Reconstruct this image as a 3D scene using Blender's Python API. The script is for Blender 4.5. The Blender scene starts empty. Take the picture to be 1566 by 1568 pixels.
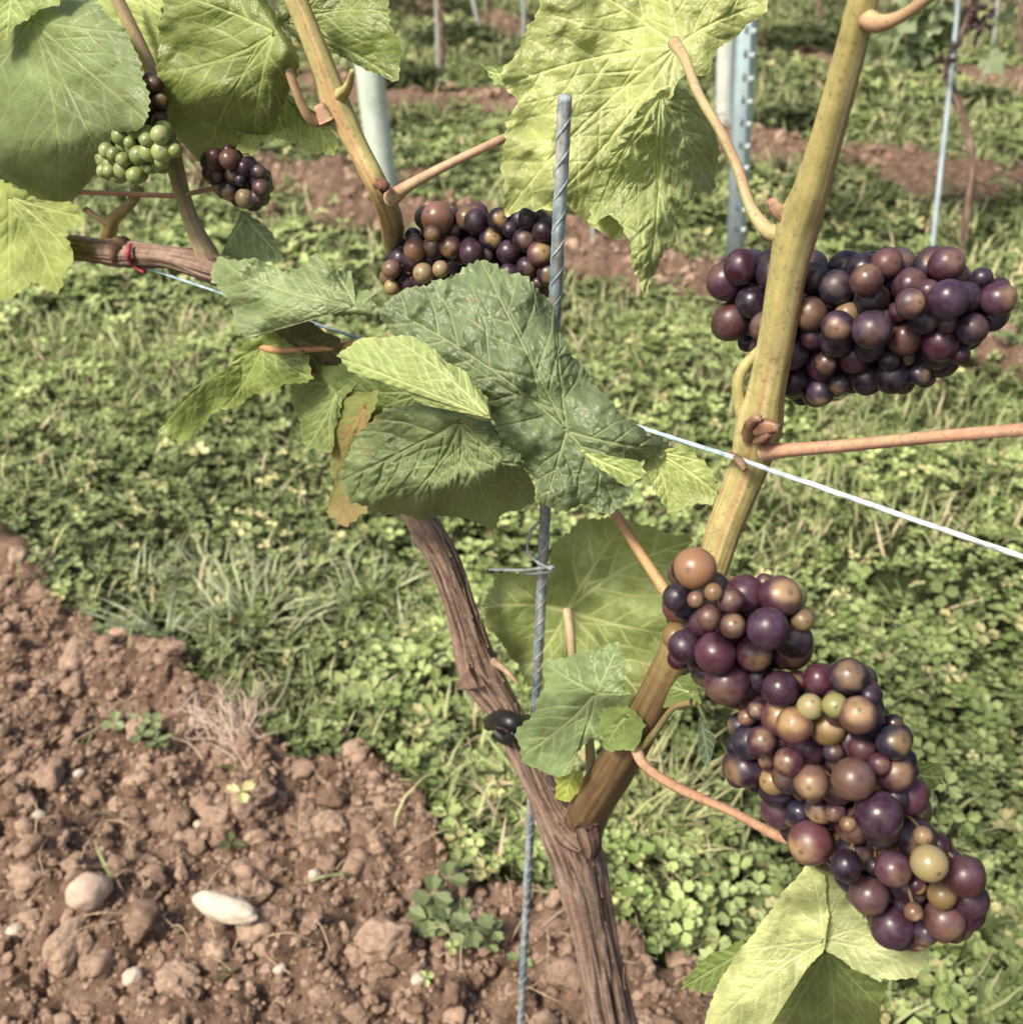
import bpy, math, random
import numpy as np
rng=np.random.default_rng(11)
S=bpy.context.scene
# ---------------------------------------------------------------- image pixels cast through the camera to world points
F=1600.;CX=783.;CY=784.;H=1.2;PT=math.radians(35)
cP,sP=math.cos(PT),math.sin(PT)
RA=math.radians(35.5)
RN=np.array([math.sin(RA),math.cos(RA),0.]);RD=np.array([math.cos(RA),-math.sin(RA),0.])
ROW=.467
O=np.array([0,0,H])
def ray(px,py):
    px=np.asarray(px,float);py=np.asarray(py,float)
    x=(px-CX)/F;u=(CY-py)/F
    return np.stack([x,cP+u*sP,-sP+u*cP],-1)
def depth(px,py,s):
    return s/(ray(px,py)@RN)
def VP(px,py,s):           # point on the vertical plane parallel to the vine row
    d=ray(px,py);return O+d*(np.asarray(s)/(d@RN))[...,None]
def V(px,py,off=0.): return VP(px,py,ROW-np.asarray(off))
def G(px,py,z=0.):
    d=ray(px,py);return O+d*((H-z)/-d[...,2])[...,None]
# ---------------------------------------------------------------- noise
def _h(ix,iy,iz,sd):
    n=(ix*374761393+iy*668265263+iz*1274126177+sd*974634777)&0xffffffff
    n=((n^(n>>13))*1103515245)&0xffffffff
    n=((n^(n>>15))*2246822519)&0xffffffff
    return ((n^(n>>16))&0xffff)/65535.*2-1
def vn(p,sd=0):
    p=np.asarray(p,float);i=np.floor(p).astype(np.int64);f=p-i;f=f*f*f*(f*(f*6-15)+10)
    r=0
    for a in (0,1):
        wa=f[...,0] if a else 1-f[...,0]
        for b in (0,1):
            wb=f[...,1] if b else 1-f[...,1]
            for c in (0,1):
                wc=f[...,2] if c else 1-f[...,2]
                r=r+wa*wb*wc*_h(i[...,0]+a,i[...,1]+b,i[...,2]+c,sd)
    return r
def fbm(p,o=3,sd=0):
    p=np.asarray(p,float);r=0;a=1.;
    for k in range(o):
        r=r+a*vn(p*2**k,sd+k*17);a*=.5
    return r
def xyz(x,y,z=0.):
    x=np.asarray(x,float);return np.stack([x,np.asarray(y,float)+0*x,z+0*x],-1)
def sstep(a,b,x):
    t=np.clip((x-a)/(b-a),0,1);return t*t*(3-2*t)
# ---------------------------------------------------------------- mesh utils
def make(name,v,f,col=None,mat=None,smooth=True,parent=None,extra=None):
    v=np.asarray(v,np.float32);f=np.asarray(f,np.int32);k=f.shape[1]
    me=bpy.data.meshes.new(name)
    me.vertices.add(len(v));me.vertices.foreach_set('co',v.ravel())
    me.loops.add(f.size);me.loops.foreach_set('vertex_index',f.ravel())
    me.polygons.add(len(f));me.polygons.foreach_set('loop_start',np.arange(0,f.size,k,dtype=np.int32))
    me.polygons.foreach_set('use_smooth',np.full(len(f),smooth))
    me.update(calc_edges=True);me.validate()
    if col is not None:
        c=np.ones((len(v),4),np.float32);c[:,:3]=np.clip(col,0,1)
        at=me.attributes.new('Col','FLOAT_COLOR','POINT');at.data.foreach_set('color',c.ravel())
    if extra is not None:
        at=me.attributes.new('Mask','FLOAT','POINT');at.data.foreach_set('value',np.asarray(extra,np.float32))
    ob=bpy.data.objects.new(name,me);S.collection.objects.link(ob)
    if mat:me.materials.append(mat)
    if parent:ob.parent=parent
    return ob
def empty(name):
    e=bpy.data.objects.new(name,None);S.collection.objects.link(e);e.empty_display_size=.05;return e
def merge(parts):
    vs=[];fs=[];cs=[];n=0
    for v,f,c in parts:
        vs.append(v);fs.append(f+n);cs.append(np.broadcast_to(c,(len(v),3)));n+=len(v)
    return np.concatenate(vs),np.concatenate(fs),np.concatenate(cs)
def q2t(q):
    q=np.asarray(q);return np.concatenate([q[:,[0,1,2]],q[:,[0,2,3]]])
def cat(P,n):
    P=np.asarray(P,float);Q=np.vstack([2*P[0]-P[1],P,2*P[-1]-P[-2]])
    out=[]
    for i in range(1,len(Q)-2):
        t=np.linspace(0,1,n,endpoint=False)[:,None]
        a,b,c,d=Q[i-1],Q[i],Q[i+1],Q[i+2]
        out.append(.5*((2*b)+(c-a)*t+(2*a-5*b+4*c-d)*t**2+(3*b-a-3*c+d)*t**3))
    out.append(P[-1:]);return np.concatenate(out)
def tube3(P,R,n=16,step=.004,disp=0.,fr=5,fl=12,cols=((.3,.2,.1),(.2,.2,.1)),sd=1,lump=0.,end=None):
    P=np.asarray(P,float);R=np.asarray(R,float)
    L=np.linalg.norm(np.diff(P,axis=0),axis=1).sum()
    k=max(2,int(L/step/max(1,len(P)-1)))
    C=cat(np.column_stack([P,R]),k);P=C[:,:3];R=C[:,3]
    s=np.concatenate([[0],np.cumsum(np.linalg.norm(np.diff(P,axis=0),axis=1))])
    T=np.gradient(P,axis=0);T/=np.linalg.norm(T,axis=1)[:,None]+1e-9
    u=np.cross(T[0],[.3,.9,.2]);u/=np.linalg.norm(u)
    U=[]
    for t in T:
        u=u-t*(u@t);u/=np.linalg.norm(u);U.append(u)
    U=np.array(U);W=np.cross(T,U)
    a=np.linspace(0,2*math.pi,n,endpoint=False)
    ca,sa=np.cos(a),np.sin(a)
    nz=xyz(ca[None]*fr+0*s[:,None],sa[None]*fr+0*s[:,None]);nz[...,2]=s[:,None]*fl
    N=fbm(nz,3,sd);N2=fbm(nz*np.array([2./fr,2./fr,1.2]),2,sd+50)
    ridge=1-2*np.abs(N)
    r=R[:,None]*(1+disp*ridge*.6+lump*N2)
    v=P[:,None]+r[...,None]*(ca[None,:,None]*U[:,None]+sa[None,:,None]*W[:,None])
    m,_=r.shape;i=np.arange(m-1)[:,None]*n;j=np.arange(n)[None];j2=(j+1)%n
    q=np.stack([i+j,i+j2,i+n+j2,i+n+j],-1).reshape(-1,4)
    V_=v.reshape(-1,3);nv=len(V_)
    V_=np.vstack([V_,P[:1],P[-1:]])
    jj=np.arange(n);cap=np.concatenate([np.stack([jj,(jj+1)%n,np.full(n,nv)],-1),np.stack([jj+(m-1)*n,(jj+1)%n+(m-1)*n,np.full(n,nv+1)],-1)])
    c0,c1=np.array(cols[0]),np.array(cols[1])
    fac=np.clip(.5+.85*(N if disp<.1 else ridge-.2)+.3*N2,0,1)[...,None]
    col=(c0*(1-fac)+c1*fac)
    if len(cols)>2:
        g=sstep(0,1,np.clip(.5+1.3*N2,0,1))[...,None]*.7;col=col*(1-g)+np.array(cols[2])*(.8+.4*fac)*g
    if end is not None:
        a0,a1,ec=end;w=(sstep(a0,a1,s/s[-1]+0*s)[:,None]*np.clip(1.1+.4*N2,0,1))[...,None];w=np.clip(w,0,1)
        col=col*(1-w)+(np.array(ec)*(.6+.8*fac))*w
    col=col.reshape(-1,3);col=np.vstack([col,col[:1],col[-1:]])
    return V_,np.concatenate([q2t(q),cap]),col
def tube(pts,**k):         # pts: px,py,off,radius px
    p=np.array(pts,float)
    t=depth(p[:,0],p[:,1],ROW-p[:,2])
    return tube3(V(p[:,0],p[:,1],p[:,2]),p[:,3]*t/F,**k)
# ---------------------------------------------------------------- materials
def mat(name,rough=.6,spec=.4,transl=0.,bump=0.,bscale=200.,vor=False,bdist=.001,noisecol=0.,ncs=60.,col=None,coat=0.,bloom=0.,metal=0.,speck=0.):
    m=bpy.data.materials.new(name);m.use_nodes=True;nt=m.node_tree;N=nt.nodes;Lk=nt.links
    b=N['Principled BSDF'];out=N['Material Output']
    b.inputs['Roughness'].default_value=rough;b.inputs['Specular IOR Level'].default_value=spec;b.inputs['Metallic'].default_value=metal
    b.inputs['Coat Weight'].default_value=coat
    tc=N.new('ShaderNodeTexCoord')
    if col is None:
        a=N.new('ShaderNodeAttribute');a.attribute_name='Col';c=a.outputs['Color']
    else:
        a=N.new('ShaderNodeRGB');a.outputs[0].default_value=(*col,1);c=a.outputs[0]
    if noisecol:
        n=N.new('ShaderNodeTexNoise');n.inputs['Scale'].default_value=ncs;n.inputs['Detail'].default_value=4;n.inputs['Roughness'].default_value=.65
        Lk.new(tc.outputs['Object'],n.inputs['Vector'])
        mr=N.new('ShaderNodeMapRange');mr.inputs[1].default_value=.3;mr.inputs[2].default_value=.7;mr.inputs[3].default_value=1-noisecol;mr.inputs[4].default_value=1+noisecol
        Lk.new(n.outputs[0],mr.inputs[0])
        mx=N.new('ShaderNodeVectorMath');mx.operation='SCALE';Lk.new(c,mx.inputs[0]);Lk.new(mr.outputs[0],mx.inputs['Scale']);c=mx.outputs[0]
    if speck:
        n=N.new('ShaderNodeTexNoise');n.inputs['Scale'].default_value=420;n.inputs['Detail'].default_value=2
        Lk.new(tc.outputs['Object'],n.inputs['Vector'])
        mr=N.new('ShaderNodeMapRange');mr.inputs[1].default_value=.60;mr.inputs[2].default_value=.72;mr.inputs[3].default_value=0;mr.inputs[4].default_value=speck
        Lk.new(n.outputs[0],mr.inputs[0]);mx=N.new('ShaderNodeMixRGB');mx.inputs[2].default_value=(.14,.07,.035,1);Lk.new(mr.outputs[0],mx.inputs[0]);Lk.new(c,mx.inputs[1]);c=mx.outputs[0]
    if bloom:
        n=N.new('ShaderNodeTexNoise');n.inputs['Scale'].default_value=130;n.inputs['Detail'].default_value=4;n.inputs['Roughness'].default_value=.7
        Lk.new(tc.outputs['Object'],n.inputs['Vector'])
        mr=N.new('ShaderNodeMapRange');mr.inputs[1].default_value=.42;mr.inputs[2].default_value=.75;mr.inputs[3].default_value=.0;mr.inputs[4].default_value=bloom
        Lk.new(n.outputs[0],mr.inputs[0])
        mx=N.new('ShaderNodeMixRGB');mx.inputs[2].default_value=(.27,.21,.30,1);Lk.new(mr.outputs[0],mx.inputs[0]);Lk.new(c,mx.inputs[1]);c=mx.outputs[0]
        m2=N.new('ShaderNodeMapRange');m2.inputs[1].default_value=.35;m2.inputs[2].default_value=.7;m2.inputs[3].default_value=.25;m2.inputs[4].default_value=.5
        Lk.new(n.outputs[0],m2.inputs[0]);Lk.new(m2.outputs[0],b.inputs['Roughness'])
    Lk.new(c,b.inputs['Base Color'])
    if bump:
        if vor:
            t=N.new('ShaderNodeTexVoronoi');t.feature='DISTANCE_TO_EDGE';t.inputs['Scale'].default_value=bscale
            mr=N.new('ShaderNodeMapRange');mr.inputs[1].default_value=0;mr.inputs[2].default_value=.25;Lk.new(t.outputs['Distance'],mr.inputs[0]);h=mr.outputs[0]
        else:
            t=N.new('ShaderNodeTexNoise');t.inputs['Scale'].default_value=bscale;t.inputs['Detail'].default_value=5;t.inputs['Roughness'].default_value=.7;h=t.outputs[0]
        Lk.new(tc.outputs['Object'],t.inputs['Vector'])
        bp=N.new('ShaderNodeBump');bp.inputs['Strength'].default_value=bump;bp.inputs['Distance'].default_value=bdist
        Lk.new(h,bp.inputs['Height']);Lk.new(bp.outputs[0],b.inputs['Normal'])
    if transl:
        tr=N.new('ShaderNodeBsdfTranslucent');ms=N.new('ShaderNodeMixShader');ms.inputs[0].default_value=transl
        g=N.new('ShaderNodeMixRGB');g.blend_type='MULTIPLY';g.inputs[0].default_value=1;g.inputs[2].default_value=(1.3,1.25,.6,1);Lk.new(c,g.inputs[1]);Lk.new(g.outputs[0],tr.inputs[0])
        Lk.new(b.outputs[0],ms.inputs[1]);Lk.new(tr.outputs[0],ms.inputs[2]);Lk.new(ms.outputs[0],out.inputs[0])
    return m
M_leaf=mat('vine_leaf_surface',rough=.42,spec=.45,transl=.2,bump=.4,bscale=330,vor=True,bdist=.0004)
M_bark=mat('vine_bark',rough=.85,spec=.2,bump=.8,bscale=500,bdist=.0012,noisecol=.3,ncs=180)
M_shoot=mat('green_cane_skin',rough=.5,spec=.35,bump=.3,bscale=500,bdist=.0004,noisecol=.2,ncs=120,speck=.55)
M_grape=mat('grape_skin_bloom',rough=.4,spec=.5,bloom=.17)
M_cover=mat('clover_leaf',rough=.55,spec=.35)
M_clod=mat('soil_crumb',rough=.95,spec=.1,bump=1,bscale=260,bdist=.003,noisecol=.3,ncs=120)
M_stone=mat('pale_stone',rough=.85,spec=.2,bump=.6,bscale=150,bdist=.002,noisecol=.2,ncs=70)
M_steel=mat('weathered_steel',rough=.6,spec=.4,metal=.1,bump=.4,bscale=400,bdist=.0004,noisecol=.45,ncs=150)
M_post=mat('painted_post',rough=.55,spec=.4,bump=.2,bscale=60,bdist=.002,noisecol=.12,ncs=20)
M_plast=mat('black_plastic',rough=.4,spec=.5,col=(.012,.012,.014))
# ---------------------------------------------------------------- ground
def rowdist(x,y):
    s=x*RN[0]+y*RN[1];a=x*RD[0]+y*RD[1]
    return s,a
def soilmask(x,y):
    s,a=rowdist(x,y)
    e=.09*fbm(xyz(x*3.3,y*3.3),3,5)+.03*vn(xyz(x*22,y*22),9)
    m=sstep(.44,.38,np.abs(s-.30)+e)
    r2=sstep(.25,.17,np.abs(s-2.62)+1.8*e+.12*vn(xyz(a*1.3,s*2),3)+.03)
    s3=s-(4.15+.10*a)
    r3=sstep(.30,.2,np.abs(s3)+1.8*e)
    s4=s-(5.75+.05*a)
    r4=sstep(.3,.2,np.abs(s4)+1.8*e)
    m=np.maximum.reduce([m,r2,r3,r4])
    k=np.abs(((s-7.8)%2.)-1.)   # rows further out
    m=np.maximum(m,np.where(s>6.9,sstep(.3,.2,1-k+1.5*e),0))
    return m
def height(x,y):
    s,a=rowdist(x,y);m=soilmask(x,y)
    p=xyz(x,y)
    mound=.055*np.exp(-((s-.25)/.3)**2)+.05*np.exp(-((s-2.6)/.25)**2)+.05*np.exp(-((s-4.2-.1*a)/.3)**2)
    cl=.034*np.abs(fbm(p*8,3,21))+.015*np.abs(fbm(p*26,2,31))+.006*fbm(p*80,2,41)
    near=np.exp(-((x*x+y*y)/60.))
    return near*(m*(mound+cl)+.025*fbm(p*1.3,2,77)+(1-m)*.01*vn(p*9,8))+(1-near)*0.
def axis(a,b,st,far,n):
    c=np.arange(a,b,st);g=np.geomspace(st*1.5,far,n)
    return np.concatenate([(a-g)[::-1],c,c[-1]+g])
gx=axis(-1.5,1.6,.007,350,90);gy=axis(.2,2.2,.006,350,110)
X,Y=np.meshgrid(gx,gy);Z=height(X.ravel(),Y.ravel())
v=np.column_stack([X.ravel(),Y.ravel(),Z]);nx,ny=len(gx),len(gy)
i=np.arange(ny-1)[:,None]*nx;j=np.arange(nx-1)[None]
q=np.stack([i+j,i+j+1,i+nx+j+1,i+nx+j],-1).reshape(-1,4)
mg=bpy.data.materials.new('soil_and_turf');mg.use_nodes=True;nt=mg.node_tree;N=nt.nodes;Lk=nt.links
b=N['Principled BSDF'];b.inputs['Roughness'].default_value=.95;b.inputs['Specular IOR Level'].default_value=.1
tc=N.new('ShaderNodeTexCoord')
def noise(sc,d=5,r=.65):
    n=N.new('ShaderNodeTexNoise');n.inputs['Scale'].default_value=sc;n.inputs['Detail'].default_value=d;n.inputs['Roughness'].default_value=r;Lk.new(tc.outputs['Object'],n.inputs['Vector']);return n.outputs[0]
def ramp(inp,st):
    r=N.new('ShaderNodeValToRGB');Lk.new(inp,r.inputs[0]);e=r.color_ramp.elements
    e[0].position,e[0].color=st[0][0],(*st[0][1],1);e[1].position,e[1].color=st[-1][0],(*st[-1][1],1)
    for p,c in st[1:-1]:
        k=e.new(p);k.color=(*c,1)
    return r.outputs[0]
so=ramp(noise(35),[(.3,(.12,.076,.053)),(.5,(.24,.158,.112)),(.7,(.40,.285,.21))])
gr=ramp(noise(12),[(.35,(.03,.042,.015)),(.6,(.065,.08,.03)),(.75,(.16,.135,.07))])
at=N.new('ShaderNodeAttribute');at.attribute_name='Mask'
mx=N.new('ShaderNodeMixRGB');Lk.new(at.outputs['Fac'],mx.inputs[0]);Lk.new(gr,mx.inputs[1]);Lk.new(so,mx.inputs[2]);Lk.new(mx.outputs[0],b.inputs['Base Color'])
bp=N.new('ShaderNodeBump');bp.inputs['Strength'].default_value=1;bp.inputs['Distance'].default_value=.014;Lk.new(noise(90,6,.7),bp.inputs['Height']);Lk.new(bp.outputs[0],b.inputs['Normal'])
make('ground',v,q,mat=mg,extra=soilmask(X.ravel(),Y.ravel()))
# ---------------------------------------------------------------- scatter
def scatter(tv,tf,pos,yaw,tilt,tdir,sc,col,tcol=None):
    n=len(pos);k=len(tv)
    c,s=np.cos(yaw),np.sin(yaw)
    x=tv[None,:,0]*c[:,None]-tv[None,:,1]*s[:,None];y=tv[None,:,0]*s[:,None]+tv[None,:,1]*c[:,None];z=np.repeat(tv[None,:,2],n,0)
    ux,uy=np.cos(tdir)[:,None],np.sin(tdir)[:,None]     # tilt about axis u
    ct,st=np.cos(tilt)[:,None],np.sin(tilt)[:,None]
    dot=ux*x+uy*y;cx=uy*z;cy=-ux*z;cz=ux*y-uy*x
    x2=x*ct+cx*st+ux*dot*(1-ct);y2=y*ct+cy*st+uy*dot*(1-ct);z2=z*ct+cz*st
    P=np.stack([x2,y2,z2],-1)*sc[:,None,None]+pos[:,None]
    f=(tf[None]+np.arange(n)[:,None,None]*k).reshape(-1,tf.shape[1])
    C=np.repeat(col[:,None],k,1)
    if tcol is not None:C=C*tcol[None,:,None]
    return P.reshape(-1,3),f,C.reshape(-1,3)
def leaflet(ang,simple=False):
    if simple:
        p=np.array([[0,0,0],[.28,.35,.06],[.2,.95,.0],[-.2,.95,.0],[-.28,.35,.06]],float)
        f=np.array([[0,1,2],[0,2,3],[0,3,4]])
    else:
        p=np.array([[0,.05,0],[0,.5,-.06],[.30,.32,.07],[.42,.62,.08],[.27,.72,.05],[.22,.98,.02],[0,.86,-.05],[-.22,.98,.02],[-.27,.72,.05],[-.42,.62,.08],[-.30,.32,.07]],float)
        r=[0,2,3,4,5,6,7,8,9,10]
        f=np.array([[1,r[i],r[(i+1)%10]] for i in range(10)])
    c,s=math.cos(ang),math.sin(ang)
    return np.column_stack([p[:,0]*c-p[:,1]*s,p[:,0]*s+p[:,1]*c,p[:,2]]),f
def trif(simple=False,lift=.1):
    V_,F_=[],[];n=0
    for a in (0,2.05,-2.05):
        p,f=leaflet(a,simple);p[:,2]+=lift*np.hypot(p[:,0],p[:,1]);V_.append(p);F_.append(f+n);n+=len(p)
    st=np.array([[.03,0,0],[-.03,0,0],[.1,.05,-1.6]]);V_.append(st);F_.append(np.array([[n,n+1,n+2]]))
    return np.concatenate(V_),np.concatenate(F_)
def samp(n,d0,d1,half=.6,power=1.):
    y=(d0**(power+1)+(d1**(power+1)-d0**(power+1))*rng.random(n))**(1/(power+1))
    x=(rng.random(n)*2-1)*(half*y+.3)
    return x,y
def covcol(x,y,n):
    pn=fbm(xyz(x*1.7,y*1.7),3,61)[:,None]
    t=rng.random((n,1))**1.2;c=np.array([.115,.165,.045])*(1-t)+np.array([.34,.40,.165])*t
    c=c*(1+.4*pn)
    yl=rng.random((n,1))<.08;c=np.where(yl,np.array([.46,.43,.21])*(.6+.7*rng.random((n,1))),c)
    return c
parts=[]
def cover(n,d0,d1,power,size,simple,hmax):
    x,y=samp(n,d0,d1,power=power)
    m=soilmask(x,y);bald=vn(xyz(x*2.6,y*2.6),88)+.5*vn(xyz(x*9,y*9),89)
    k=(rng.random(n)>m*.995+.0)&((bald>-.62)|(rng.random(n)<.35));x,y=x[k],y[k];n=len(x)
    ht=np.clip(.5+.8*fbm(xyz(x*5,y*5),2,71),.05,1.5)
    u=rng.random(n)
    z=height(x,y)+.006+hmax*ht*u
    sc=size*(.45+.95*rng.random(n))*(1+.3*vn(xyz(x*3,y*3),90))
    c=covcol(x,y,n)*(.26+.94*u[:,None])  # low leaves darkened by height: shade in the gaps put into the colour
    tv,tf=trif(simple)
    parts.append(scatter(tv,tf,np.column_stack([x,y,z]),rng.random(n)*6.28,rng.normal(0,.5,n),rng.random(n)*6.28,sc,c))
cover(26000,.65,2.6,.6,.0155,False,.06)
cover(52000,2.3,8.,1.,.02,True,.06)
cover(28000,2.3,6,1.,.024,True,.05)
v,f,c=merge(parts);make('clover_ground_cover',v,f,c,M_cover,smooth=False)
# grass blades
bt=np.array([[-.03,0,0],[.03,0,0],[-.028,.08,.35],[.028,.08,.35],[-.02,.28,.68],[.02,.28,.68],[0,.62,.88]],float)
bf=np.array([[0,1,3],[0,3,2],[2,3,5],[2,5,4],[4,5,6]])
parts=[]
def grass(n,d0,d1,power,size,thr,w=1.):
    x,y=samp(n,d0,d1,power=power)
    g=fbm(xyz(x*2.2,y*2.2),2,101);k=(rng.random(n)>soilmask(x,y)*.99)&((g>thr)|(rng.random(n)<.15));x,y=x[k],y[k];n=len(x)
    t=rng.random((n,1));c=np.array([.14,.185,.06])*(1-t)+np.array([.40,.42,.21])*t
    c=np.where(rng.random((n,1))<.14,np.array([.50,.41,.27]),c)
    tv=bt*np.array([w,1,1])
    parts.append(scatter(tv,bf,np.column_stack([x,y,height(x,y)]),rng.random(n)*6.28,rng.normal(0,.4,n),rng.random(n)*6.28,size*(.5+rng.random(n)),c))
grass(18000,.65,2.6,.6,.055,-.1,1.2)
grass(38000,2.3,8,1.,.065,-.1,1.7)
def tuft(px,py,n,size,spread,colr=(.38,.41,.24),w=.9):
    p=G(px,py,.0);x=p[0]+rng.normal(0,spread,n);y=p[1]+rng.normal(0,spread,n)
    yaw=np.arctan2(y-p[1],x-p[0])-math.pi/2
    parts.append(scatter(bt*np.array([w,1.3,.9]),bf,np.column_stack([x,y,height(x,y)]),yaw+rng.normal(0,.6,n),rng.normal(0,.35,n),rng.random(n)*6.28,size*(.4+.8*rng.random(n)),np.array(colr)*(.5+.7*rng.random((n,1)))))
tuft(385,965,170,.095,.045);tuft(340,895,90,.08,.05);tuft(430,900,70,.07,.05);tuft(200,900,60,.07,.05);tuft(255,1000,16,.12,.01,(.36,.42,.27),.9);tuft(960,1290,150,.08,.06,(.42,.40,.2));tuft(1010,1250,120,.08,.05,(.40,.40,.19))
tuft(1430,1290,60,.07,.05);tuft(640,1010,70,.07,.05);tuft(760,1150,60,.07,.05);tuft(560,930,60,.07,.05)
v,f,c=merge(parts);make('grass_blades',v,f,c,M_cover,smooth=False)
# straw / dead stems and little weeds on the soil
parts=[]
for _ in range(170):
    px,py=rng.uniform(0,1050),rng.uniform(950,1560);p=G(px,py)
    a=rng.uniform(0,6.28);L=rng.uniform(.015,.08);z=height(np.array([p[0]]),np.array([p[1]]))[0]+.012
    d=np.array([math.cos(a),math.sin(a),0]);e=np.array([-d[1],d[0],0])*rng.uniform(-.3,.3)
    q_=[p*[1,1,0]+[0,0,z],p*[1,1,0]+[0,0,z+rng.uniform(.003,.02)]+d*L/2+e*L*.5,p*[1,1,0]+[0,0,z+rng.uniform(0,.01)]+d*L]
    parts.append(tube3(q_,[.0008,.0007,.0004],n=4,step=.008,cols=((.50,.40,.27),(.34,.24,.16))))
p0=G(365,1165)
for _ in range(80):   # dry root tangle
    a=rng.normal(1.9,.5);d=np.array([math.cos(a),math.sin(a),0]);st=p0*[1,1,0]+np.append(rng.normal(0,.025,2),.055)
    parts.append(tube3([st,st+d*.04+[0,0,rng.uniform(0,.02)],st+d*.07+np.append(rng.normal(0,.015,2),rng.uniform(-.005,.02))],[.001,.0009,.0004],n=4,step=.008,cols=((.58,.47,.38),(.36,.25,.19))))
v,f,c=merge(parts);make('dry_straw',v,f,c,M_shoot)
parts=[]
for (px,py,n,sz) in [(690,1440,8,.028),(215,1150,5,.02),(760,1490,4,.018),(260,1180,4,.016),(1540,560,10,.02),(90,900,8,.02)]:
    p=G(px,py);x=p[0]+rng.normal(0,.018,n);y=p[1]+rng.normal(0,.018,n);tv,tf=trif(False)
    parts.append(scatter(tv,tf,np.column_stack([x,y,height(x,y)+.02+.02*rng.random(n)]),rng.random(n)*6.28,rng.normal(0,.4,n),rng.random(n)*6.28,np.full(n,sz),np.array([.15,.19,.08])*(.7+.6*rng.random((n,1)))))
v,f,c=merge(parts);make('weed_seedling',v,f,c,M_cover,smooth=False)
# clods
import bmesh
def ico(l):
    bm=bmesh.new();bmesh.ops.create_icosphere(bm,subdivisions=l,radius=1.);bm.verts.ensure_lookup_table()
    v=np.array([x.co[:] for x in bm.verts]);f=np.array([[y.index for y in x.verts] for x in bm.faces]);bm.free();return v,f
def clodt(l,sd,amp=.42):
    v,f=ico(l);r=1+amp*fbm(v*1.7+sd*7.1,4,sd);w=v*r[:,None]*np.array([1,.8,.66]);return w,f
def clods(n,l,smin,smax,region,pw,parts):
    x,y=region(n);k=soilmask(x,y)>.5;x,y=x[k],y[k];n=len(x)
    sz=smin*(1-rng.random(n)*(1-(smin/smax)**pw))**(-1/pw)
    for sd in range(9):
        idx=np.arange(n)%9==sd
        tv,tf=clodt(l,sd+1);m=idx.sum()
        t=rng.random((m,1));c=np.array([.20,.13,.092])*(1-t)+np.array([.42,.30,.222])*t
        parts.append(scatter(tv,tf,np.column_stack([x[idx],y[idx],height(x[idx],y[idx])+sz[idx]*.12]),rng.random(m)*6.28,rng.normal(0,.6,m),rng.random(m)*6.28,sz[idx],c))
def r1(n):
    a=rng.uniform(-1.6,.7,n);s=rng.uniform(.1,.8,n);return a*RD[0]+s*RN[0],a*RD[1]+s*RN[1]
def r2(n):
    a=rng.uniform(-5,3.5,n);s=rng.choice([2.62,4.2,5.8],n)+rng.uniform(-.35,.35,n);return a*RD[0]+s*RN[0],a*RD[1]+s*RN[1]
parts=[];clods(19000,2,.0025,.010,r1,1.5,parts);clods(8000,2,.006,.03,r2,1.8,parts)
v,f,c=merge(parts);make('soil_crumbs',v,f,c,M_clod,smooth=False)
parts=[];clods(1100,3,.008,.024,r1,1.9,parts)
v,f,c=merge(parts);make('soil_clods',v,f,c,M_clod)
def stone(px,py,sx,sy,sz,ang,col,name='stone',m=None,lift=.35):
    p=G(px,py,.06);v,f=ico(5 if name!='stone' else 4);am=.10 if name=='stone' else .26
    v=v*(1+am*fbm(v*1.5+px,4,3))[:,None]*np.array([sx,sy,sz]);c,s=math.cos(ang),math.sin(ang)
    v=np.column_stack([v[:,0]*c-v[:,1]*s,v[:,0]*s+v[:,1]*c,v[:,2]])
    z=height(np.array([p[0]]),np.array([p[1]]))[0];v+=np.array([p[0],p[1],z+sz*lift])
    make(name,v,f,np.broadcast_to(col,(len(v),3)),m or M_stone)
stone(352,1415,.043,.016,.016,-.32,(.58,.50,.40),lift=1.1)
stone(148,1395,.026,.021,.022,.4,(.48,.37,.29),lift=.8)
for a in [(205,1500,.012,.010,.010,.4),(480,1330,.009,.008,.008,.4),(60,1250,.010,.008,.008,.4),(235,1350,.007,.006,.006,.4),(430,1490,.008,.006,.006,.4),(300,1250,.006,.006,.005,.4),(120,1180,.008,.006,.006,.4),(640,1500,.009,.007,.006,.4),(20,1420,.012,.009,.008,.9)]:
    stone(*a,(.52,.44,.36),lift=.9)
cc_=(.38,.27,.20)
for a in [(118,985,.036,.03,.032,.9),(590,1450,.032,.024,.024,.2),(388,1355,.02,.016,.018,.2),(495,1240,.018,.016,.016,.2),(108,1460,.034,.024,.024,1.2),(210,1110,.02,.016,.015,1.2),(335,1240,.024,.018,.02,.6),(275,1500,.024,.02,.018,.1),(545,1455,.016,.015,.014,.1),(730,1400,.016,.015,.014,.6),(300,1090,.02,.015,.014,.6)]:
    stone(*a,cc_,'soil_clod',M_clod)
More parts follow.
